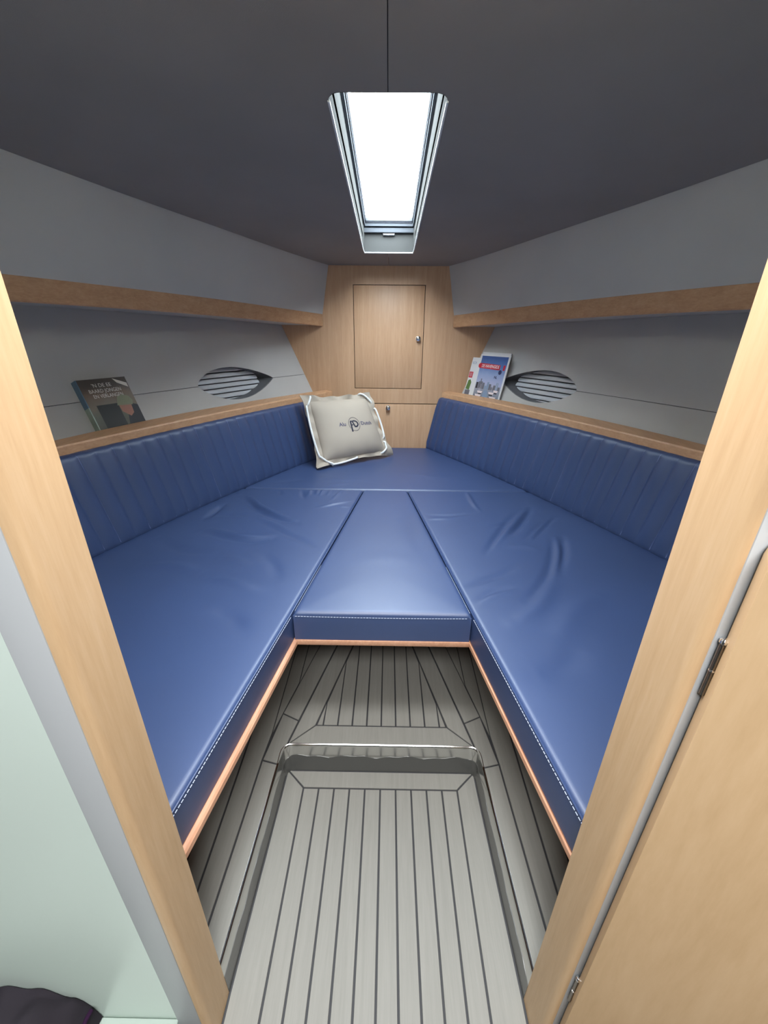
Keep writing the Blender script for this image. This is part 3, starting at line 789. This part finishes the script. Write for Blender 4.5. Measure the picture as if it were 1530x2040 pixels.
cc = thing('infill_cushion', (0, 1.5, ZBOARD), 'smooth wedge-shaped blue vinyl centre cushion between the side cushions', 'cushion')
fill = lambda y: lerp(.2635, .1135, (y-.984)/(2.021-.984))
cushion('cover', cc, lambda y: -fill(y), fill, .982, 2.0195, 50, 90, WRC, puff=.006)
dashes('stitching', [(x, .9812, ZT-.0135-.0025*(1-(x/.26)**2)) for x in ysamp(-.258, .258, 8)], cc)
for s in (-1, 1):
    dashes('stitching', [(s*(fill(y)-.004), y, ZT-.0005) for y in ysamp(.99, 1.25, 4)], cc, r=.0006)

# backrests with stitched upright channels
PITCH_ = .066
for s, adj in ((-1, 'left'), (1, 'right')):
    br = thing('backrest', (s*.8, 1.6, ZT), 'dark blue channel-stitched backrest cushion along the %s hull side' % adj, 'backrest')
    y_end = 2.897
    # arc length from the bow end
    ys, arc = [y_end], [0.0]
    while ys[-1] > .42:
        y = ys[-1]; dy = .0042; ys.append(y-dy); arc.append(arc[-1]+math.hypot(dy, cb(y-dy)-cb(y)))
    ys, arc = np.array(ys), np.array(arc)
    rings = []
    zlev = [.476, .480, .488, .50, .53, .57, .62, .67, .72, .77, .80, .818]
    for y, a in zip(ys, arc):
        ph = (a-.030)/PITCH_
        puff = .0145*abs(math.sin(PI*ph))**.75
        if a < .03: puff = .0145*min(1, (a/.012))**.5*abs(math.sin(PI*min(.5, max(0, (.03-a)/.03*.5+0)+0)))**.45 if a > .0005 else 0
        pr = [(cb(y)+.05, .4755), (cb(y)+.012, .4752)]
        for z in zlev:
            w_ = min(1, max(0, (z-.474)/.05))*(1-.55*max(0, min(1, (z-.77)/.048)))
            edge_in = .012*(1-min(1, (z-.476)/.012))**2
            pr.append((bk(y, z)+edge_in-puff*w_+.002, z))
        for k in range(1, 6):
            th = PI/2*k/5; r_ = .022
            w_ = math.cos(th)*.35
            pr.append((bk(y, .818)+.002+r_*(1-math.cos(th))-puff*w_*math.cos(th), .818+r_*math.sin(th)-.0012*(1-puff/.0145)*math.sin(th)))
        pr.append((bk(y, .84)+.058, .838)); 
        rings.append([(s*x, y, z) for x, z in pr])
    loft('cover', rings, 'vinyl', br, smooth=True, ang=70)
    k = 0
    while True:
        a = .030+PITCH_*k; k += 1
        y = float(np.interp(a, arc, ys))
        if y < 1.15: break
        pts = []
        for z in [.492, .53, .58, .64, .70, .76, .80, .818]:
            pts.append((s*(bk(y, z)+.0018), y, z))
        for th in (PI*.12, PI*.22, PI*.32): pts.append((s*(bk(y, .818)+.0018+.022*(1-math.cos(th))), y, .818+.022*math.sin(th)-.0025*math.sin(th)))
        tube('seam', pts, .0010, 'thread_blue', br, n=5)

# ------------------------------------------------------------------ pillow
PC = {'BL': Vector((-.412, 2.335, .494)), 'BR': Vector((.050, 2.640, .503)), 'TR': Vector((-.110, 2.742, .892)), 'TL': Vector((-.524, 2.520, .896))}
def pbil(u, v):
    return (PC['BL']*(1-u)+PC['BR']*u)*(1-v)+(PC['TL']*(1-u)+PC['TR']*u)*v
pn = ((PC['BR']-PC['BL']+PC['TR']-PC['TL']).cross(PC['TL']-PC['BL']+PC['TR']-PC['BR'])).normalized()
if pn.y > 0: pn = -pn
U0, U1, V0, V1 = .105, .90, .085, .90
def pbul(u, v):
    a = (u-U0)/(U1-U0); b_ = (v-V0)/(V1-V0)
    if not (0 < a < 1 and 0 < b_ < 1): return 0
    f = lambda t: (1-abs(2*t-1)**3.2)**.62
    return .066*f(a)*f(b_)
def pfront(u, v, off=0):
    return pbil(u, v)+pn*(pbul(u, v)+off)
pil = thing('throw_pillow', tuple((PC['BL']+PC['BR'])/2), 'square beige canvas pillow laced with white rope on the blue berth', 'pillow')
N = 44
V, Fc = [], []
for sd in (1, -.7):
    for j in range(N+1):
        for i in range(N+1):
            ta, tb = .5-.5*math.cos(PI*i/N), .5-.5*math.cos(PI*j/N)
            u, v = lerp(U0, U1, ta), lerp(V0, V1, tb)
            crease = .0035*math.sin(26*ta+5*tb)*math.exp(-tb/.12)+.0018*math.sin(24*tb)*math.exp(-min(ta, 1-ta)/.10)
            V.append(pbil(u, v)+pn*((pbul(u, v)+(crease if 0 < i < N and 0 < j < N else 0))*sd))
for q in (0, 1):
    for j in range(N):
        for i in range(N):
            a = q*(N+1)**2+j*(N+1)+i; f = [a, a+1, a+N+2, a+N+1]; Fc.append(f if q == 0 else f[::-1])
o = mesh('body', V, Fc, 'canvas', pil, smooth=True, fix=False)
# wavy flange round the body
per = []
n = 40
for k in range(n): per.append((k/n, 0))
for k in range(n): per.append((1, k/n))
for k in range(n): per.append((1-k/n, 1))
for k in range(n): per.append((0, 1-k/n))
V, Fc = [], []
for idx, (u, v) in enumerate(per):
    ui, vi = lerp(U0, U1, u), lerp(V0, V1, v)
    e = min(abs(u-.5), abs(v-.5))*2                     # 1 in corners, 0 mid-side
    pull = .55+.45*e**2
    uo, vo = lerp(ui, u, pull), lerp(vi, v, pull)
    wav = .012*math.sin(idx*.62)+.008*math.sin(idx*.27+1)
    for t, th in ((-.03, .003), (.5, .003), (1, .002), (1, -.002), (.5, -.003), (-.03, -.003)):
        uu, vv = lerp(ui, uo, t), lerp(vi, vo, t)
        p = pbil(uu, vv)+pn*(wav*max(0, t)+th)
        p.z = max(p.z, ZT+.006+(.002 if th > 0 else 0))
        V.append(p)
m_ = len(per)
for i in range(m_):
    for j in range(6):
        Fc.append([i*6+j, i*6+(j+1) % 6, ((i+1) % m_)*6+(j+1) % 6, ((i+1) % m_)*6+j])
o = mesh('flange', V, Fc, 'canvas', pil); autosmooth(o, 50)
# rope laced through the flange
def rope(pts):
    n_ = len(pts); P = []
    for i, (u, v) in enumerate(pts):
        off = -.012 if i in (0, n_-1) else .012
        P.append(pbil(u, v)+pn*(pbul(u, v)+off))
    tube('rope', [tuple(p) for p in catmull(P, 6)], 0.0060, 'rope', pil, n=10)
rope([(.12, .975), (.125, .955), (.075, .86), (.065, .84)])
rope([(.065, .845), (.045, .82), (.035, .65), (.035, .45), (.045, .25), (.055, .16), (.07, .14)])
rope([(.045, .175), (.065, .145), (.13, .07), (.19, .025), (.20, .01)])
rope([(.175, .045), (.19, .018), (.30, .018), (.42, .035), (.50, .05), (.51, .07)])
rope([(.83, .055), (.85, .06), (.915, .11), (.925, .17), (.93, .21), (.92, .225)])
rope([(.925, .26), (.945, .30), (.965, .45), (.97, .60), (.965, .72), (.955, .74)])
rope([(.95, .80), (.94, .835), (.89, .925), (.83, .965), (.81, .96)])
# printed emblem: A and D in a ring with the words Alu and Dutch
SX = .46; SY = .41
def on_pillow(name, VF, mat, u0, v0, off=.0012):
    V2, F2 = VF
    return mesh(name, [pfront(u0+x/SX, v0+y/SY, off) for x, y in V2], F2, mat, pil, fix=False)
k_ = .034/200
def Z6(x, y): return ((x-690)*k_*1.0, (385-y)*k_*1.12)
UC, VC = .545, .500
ring_ = [Z6(690+192*math.cos(a), 382-205*math.sin(a)) for a in [2*PI*(-.345+.94*i/48) for i in range(49)]]
on_pillow('emblem', stroke2d(ring_, .0021), 'logo_ink', UC, VC)
on_pillow('emblem', stroke2d([Z6(565, 605), Z6(572, 450), Z6(580, 300)], .0082), 'logo_ink', UC, VC)
on_pillow('emblem', stroke2d([Z6(565, 292), Z6(610, 288), Z6(640, 292), Z6(668, 370), Z6(700, 462)], .0074), 'logo_ink', UC, VC, .0014)
on_pillow('emblem', stroke2d([Z6(585, 402), Z6(645, 402)], .006), 'logo_ink', UC, VC, .0013)
on_pillow('emblem', stroke2d([tuple(p)[:2] for p in catmull([Z6(655, 288)+(0,), Z6(720, 288)+(0,), Z6(790, 320)+(0,), Z6(818, 385)+(0,), Z6(790, 440)+(0,), Z6(735, 464)+(0,), Z6(695, 462)+(0,)], 5)], .0074), 'logo_ink', UC, VC, .0015)
on_pillow('lettering', text2d('Alu', .029, 0, .0004), 'logo_ink_pale', UC-.150, VC+.012)
on_pillow('lettering', text2d('Dutch', .029, 0, .0004), 'logo_ink_pale', UC+.168, VC+.001)

# ------------------------------------------------------------------ books and magazines
def board_frame(bl, br_, tl):
    bl, br_, tl = Vector(bl), Vector(br_), Vector(tl)
    ux = (br_-bl); w_ = ux.length; ux.normalize()
    uy = tl-bl; uy = uy-ux*uy.dot(ux); h_ = uy.length; uy.normalize()
    nn = ux.cross(uy)
    if nn.dot(CAM_POS-bl) < 0: nn = -nn
    return bl, ux, uy, nn, w_, h_
def book(name, fr_, th, cover, edge, label, cat):
    bl, ux, uy, nn, w_, h_ = fr_
    root = thing(name, tuple(bl-nn*th), label, cat)
    P = lambda x, y, z=0: bl+ux*x+uy*y+nn*z
    c = .0008
    V = [P(x, y, z) for z in (-th+c, -c) for x, y in ((.001, .001), (w_-.001, .001), (w_-.001, h_-.001), (.001, h_-.001))]
    Fc = [[0, 1, 2, 3], [4, 5, 6, 7], [0, 1, 5, 4], [1, 2, 6, 5], [2, 3, 7, 6], [3, 0, 4, 7]]
    mesh('pages', V, Fc, 'paper_white', root)
    for a, b_, mt in ((-c, 0.0, cover), (-th, -th+c, edge)):
        V = [P(x, y, z) for z in (a, b_) for x, y in ((0, 0), (w_, 0), (w_, h_), (0, h_))]
        mesh('cover', V, Fc, mt, root, uv=[(0, 0), (1, 0), (1, 1), (0, 1)]*2)
    return root, P, w_, h_
def patch(root, P, poly, mat, z=.0004, name='print'):
    return mesh(name, [P(x, y, z) for x, y in poly], [list(range(len(poly)))], mat, root, fix=False)
def rect(x0, y0, x1, y1): return [(x0, y0), (x1, y0), (x1, y1), (x0, y1)]
def letters(root, P, s, size, x, y, mat, z=.0006, sh=0, bold=0, sxx=1):
    V2, F2 = text2d(s, size, sh, bold)
    return mesh('lettering', [P(x+a*sxx, y+b_, z) for a, b_ in V2], F2, mat, root, fix=False)

# left: hardback leaning on the hull
fr_ = board_frame((-1.117, 1.594, .8508), (-1.037, 1.777, .8508), (-1.1865, 1.6475, 1.060))
rb, P, w_, h_ = book('book', fr_, .030, 'cover_portrait', 'print_dark', 'dark hardback book with a portrait cover leaning on the left hull side', 'book')
bl, ux, uy, nn, _, _ = fr_
Fc = [[0, 1, 2, 3], [4, 5, 6, 7], [0, 1, 5, 4], [1, 2, 6, 5], [2, 3, 7, 6], [3, 0, 4, 7]]
sp_ = mesh('spine', [P(x, y, z) for y in (0, h_*.52) for x, z in ((-.003, -.0302), (.0008, -.0302), (.0008, .0003), (-.003, .0003))], Fc, 'spine_sage', rb)
mesh('spine', [P(x, y, z) for y in (h_*.52, h_) for x, z in ((-.003, -.0302), (.0008, -.0302), (.0008, .0003), (-.003, .0003))], Fc, 'spine_blue', rb)
patch(rb, P, rect(.030, .028, .118, .122), 'print_black')
patch(rb, P, [(.118, .0), (w_, .0), (w_, .105), (.165, .118), (.140, .07)], 'print_dark')
patch(rb, P, [(.118, .118), (.122, .085), (.150, .062), (.168, .075), (.172, .112)], 'print_skin', .0006)
patch(rb, P, [(.112, .112), (.178, .108), (.186, .125), (.176, .146), (.150, .154), (.126, .146)], 'print_cap', .0008)
letters(rb, P, '\'N DE EE', .021, .088, .199, 'print_letter')
letters(rb, P, 'BAARD JONGEN', .021, .094, .177, 'print_letter', sxx=.86)
letters(rb, P, 'EN VERLANGEN', .021, .098, .156, 'print_letter', sxx=.82)
patch(rb, P, [(w_-.058, h_-.003), (w_-.004, h_-.026), (w_-.004, h_-.044), (w_-.045, h_-.022)], 'print_letter', .0007)

# right: three magazines leaning by the bulkhead
fr2 = board_frame((.552, 2.788, .8508), (.679, 2.563, .8508), (.595, 2.832, 1.1245))
# plain one at the back
frc = board_frame((.537, 2.835, .8508), (.655, 2.600, .8508), (.632, 2.872, 1.134))
rc, P, w_, h_ = book('magazine', frc, .006, 'paper_white', 'print_slate', 'plain white booklet hidden behind the two magazines, grey edge showing', 'magazine', )
# left one, mostly covered
frb = board_frame((.514, 2.864, .8508), (.645, 2.640, .8508), (.567, 2.896, 1.100))
rd, P, w_, h_ = book('magazine', frb, .005, 'paper_white', 'paper_white', 'white magazine with a red square, half covered by the harbour magazine', 'magazine')
patch(rd, P, rect(.004, .128, .040, .166), 'print_red')
patch(rd, P, rect(.010, .134, .034, .160), 'print_pink', .0006)
patch(rd, P, [(.003, .055), (.04, .05), (.045, .10), (.03, .118), (.012, .11)], 'print_green')
patch(rd, P, rect(.003, .004, .05, .05), 'print_slate')
letters(rd, P, 'ECR', .022, .030, .222, 'print_water')
# front one
ra, P, w_, h_ = book('magazine', fr2, .005, 'paper_white', 'paper_white', 'harbour guide magazine with a red title band leaning by the bulkhead', 'magazine')
me_ = mesh('picture', [P(x, y, .0003) for x, y in rect(.014, .008, w_-.012, h_-.010)], [[0, 1, 2, 3]], 'cover_harbour', ra, uv=[(0, 0), (1, 0), (1, 1), (0, 1)], fix=False)
patch(ra, P, [(.0, .203), (.010, .195), (.196, .192), (.196, .222), (.012, .226), (.0, .216)], 'print_red', .0007)
letters(ra, P, 'DE HAVENGIDS', .026, .108, .2085, 'print_white', .0010, .15, .0006, .86)
patch(ra, P, rect(.222, .192, .238, .222), 'print_red', .0007)
patch(ra, P, [(.205+.014*math.cos(a), .180+.014*math.sin(a)) for a in [2*PI*k/12 for k in range(12)]], 'print_navy', .0007)
letters(ra, P, 'NL', .020, .178, .148, 'print_navy', .0007, 0, .0008)
rnd = random.Random(5)
for k in range(11):                                  # quay houses
    x = .02+k*.020; patch(ra, P, rect(x, .070, x+.018, .088+rnd.random()*.032), rnd.choice(['print_slate', 'print_slate', 'print_dark', 'print_water']), .0005)
patch(ra, P, rect(.055, .070, .064, .132), 'print_slate', .00055)
patch(ra, P, [(.10, .008), (.155, .008), (.135, .066), (.105, .066)], 'print_water', .0006)
for x, y, w1 in ((.030, .022, .060), (.045, .044, .050), (.165, .020, .06), (.150, .046, .05), (.19, .060, .04)):   # moored boats
    patch(ra, P, [(x, y+.012), (x+w1*.12, y), (x+w1*.85, y), (x+w1, y+.012)], 'print_white', .0008)
    patch(ra, P, [(x+w1*.1, y-.002), (x+w1*.2, y-.009), (x+w1*.8, y-.009), (x+w1*.86, y-.002)], 'print_dark', .0007)
    patch(ra, P, rect(x+w1*.45, y+.012, x+w1*.45+.0018, y+.055), 'print_white', .0008)
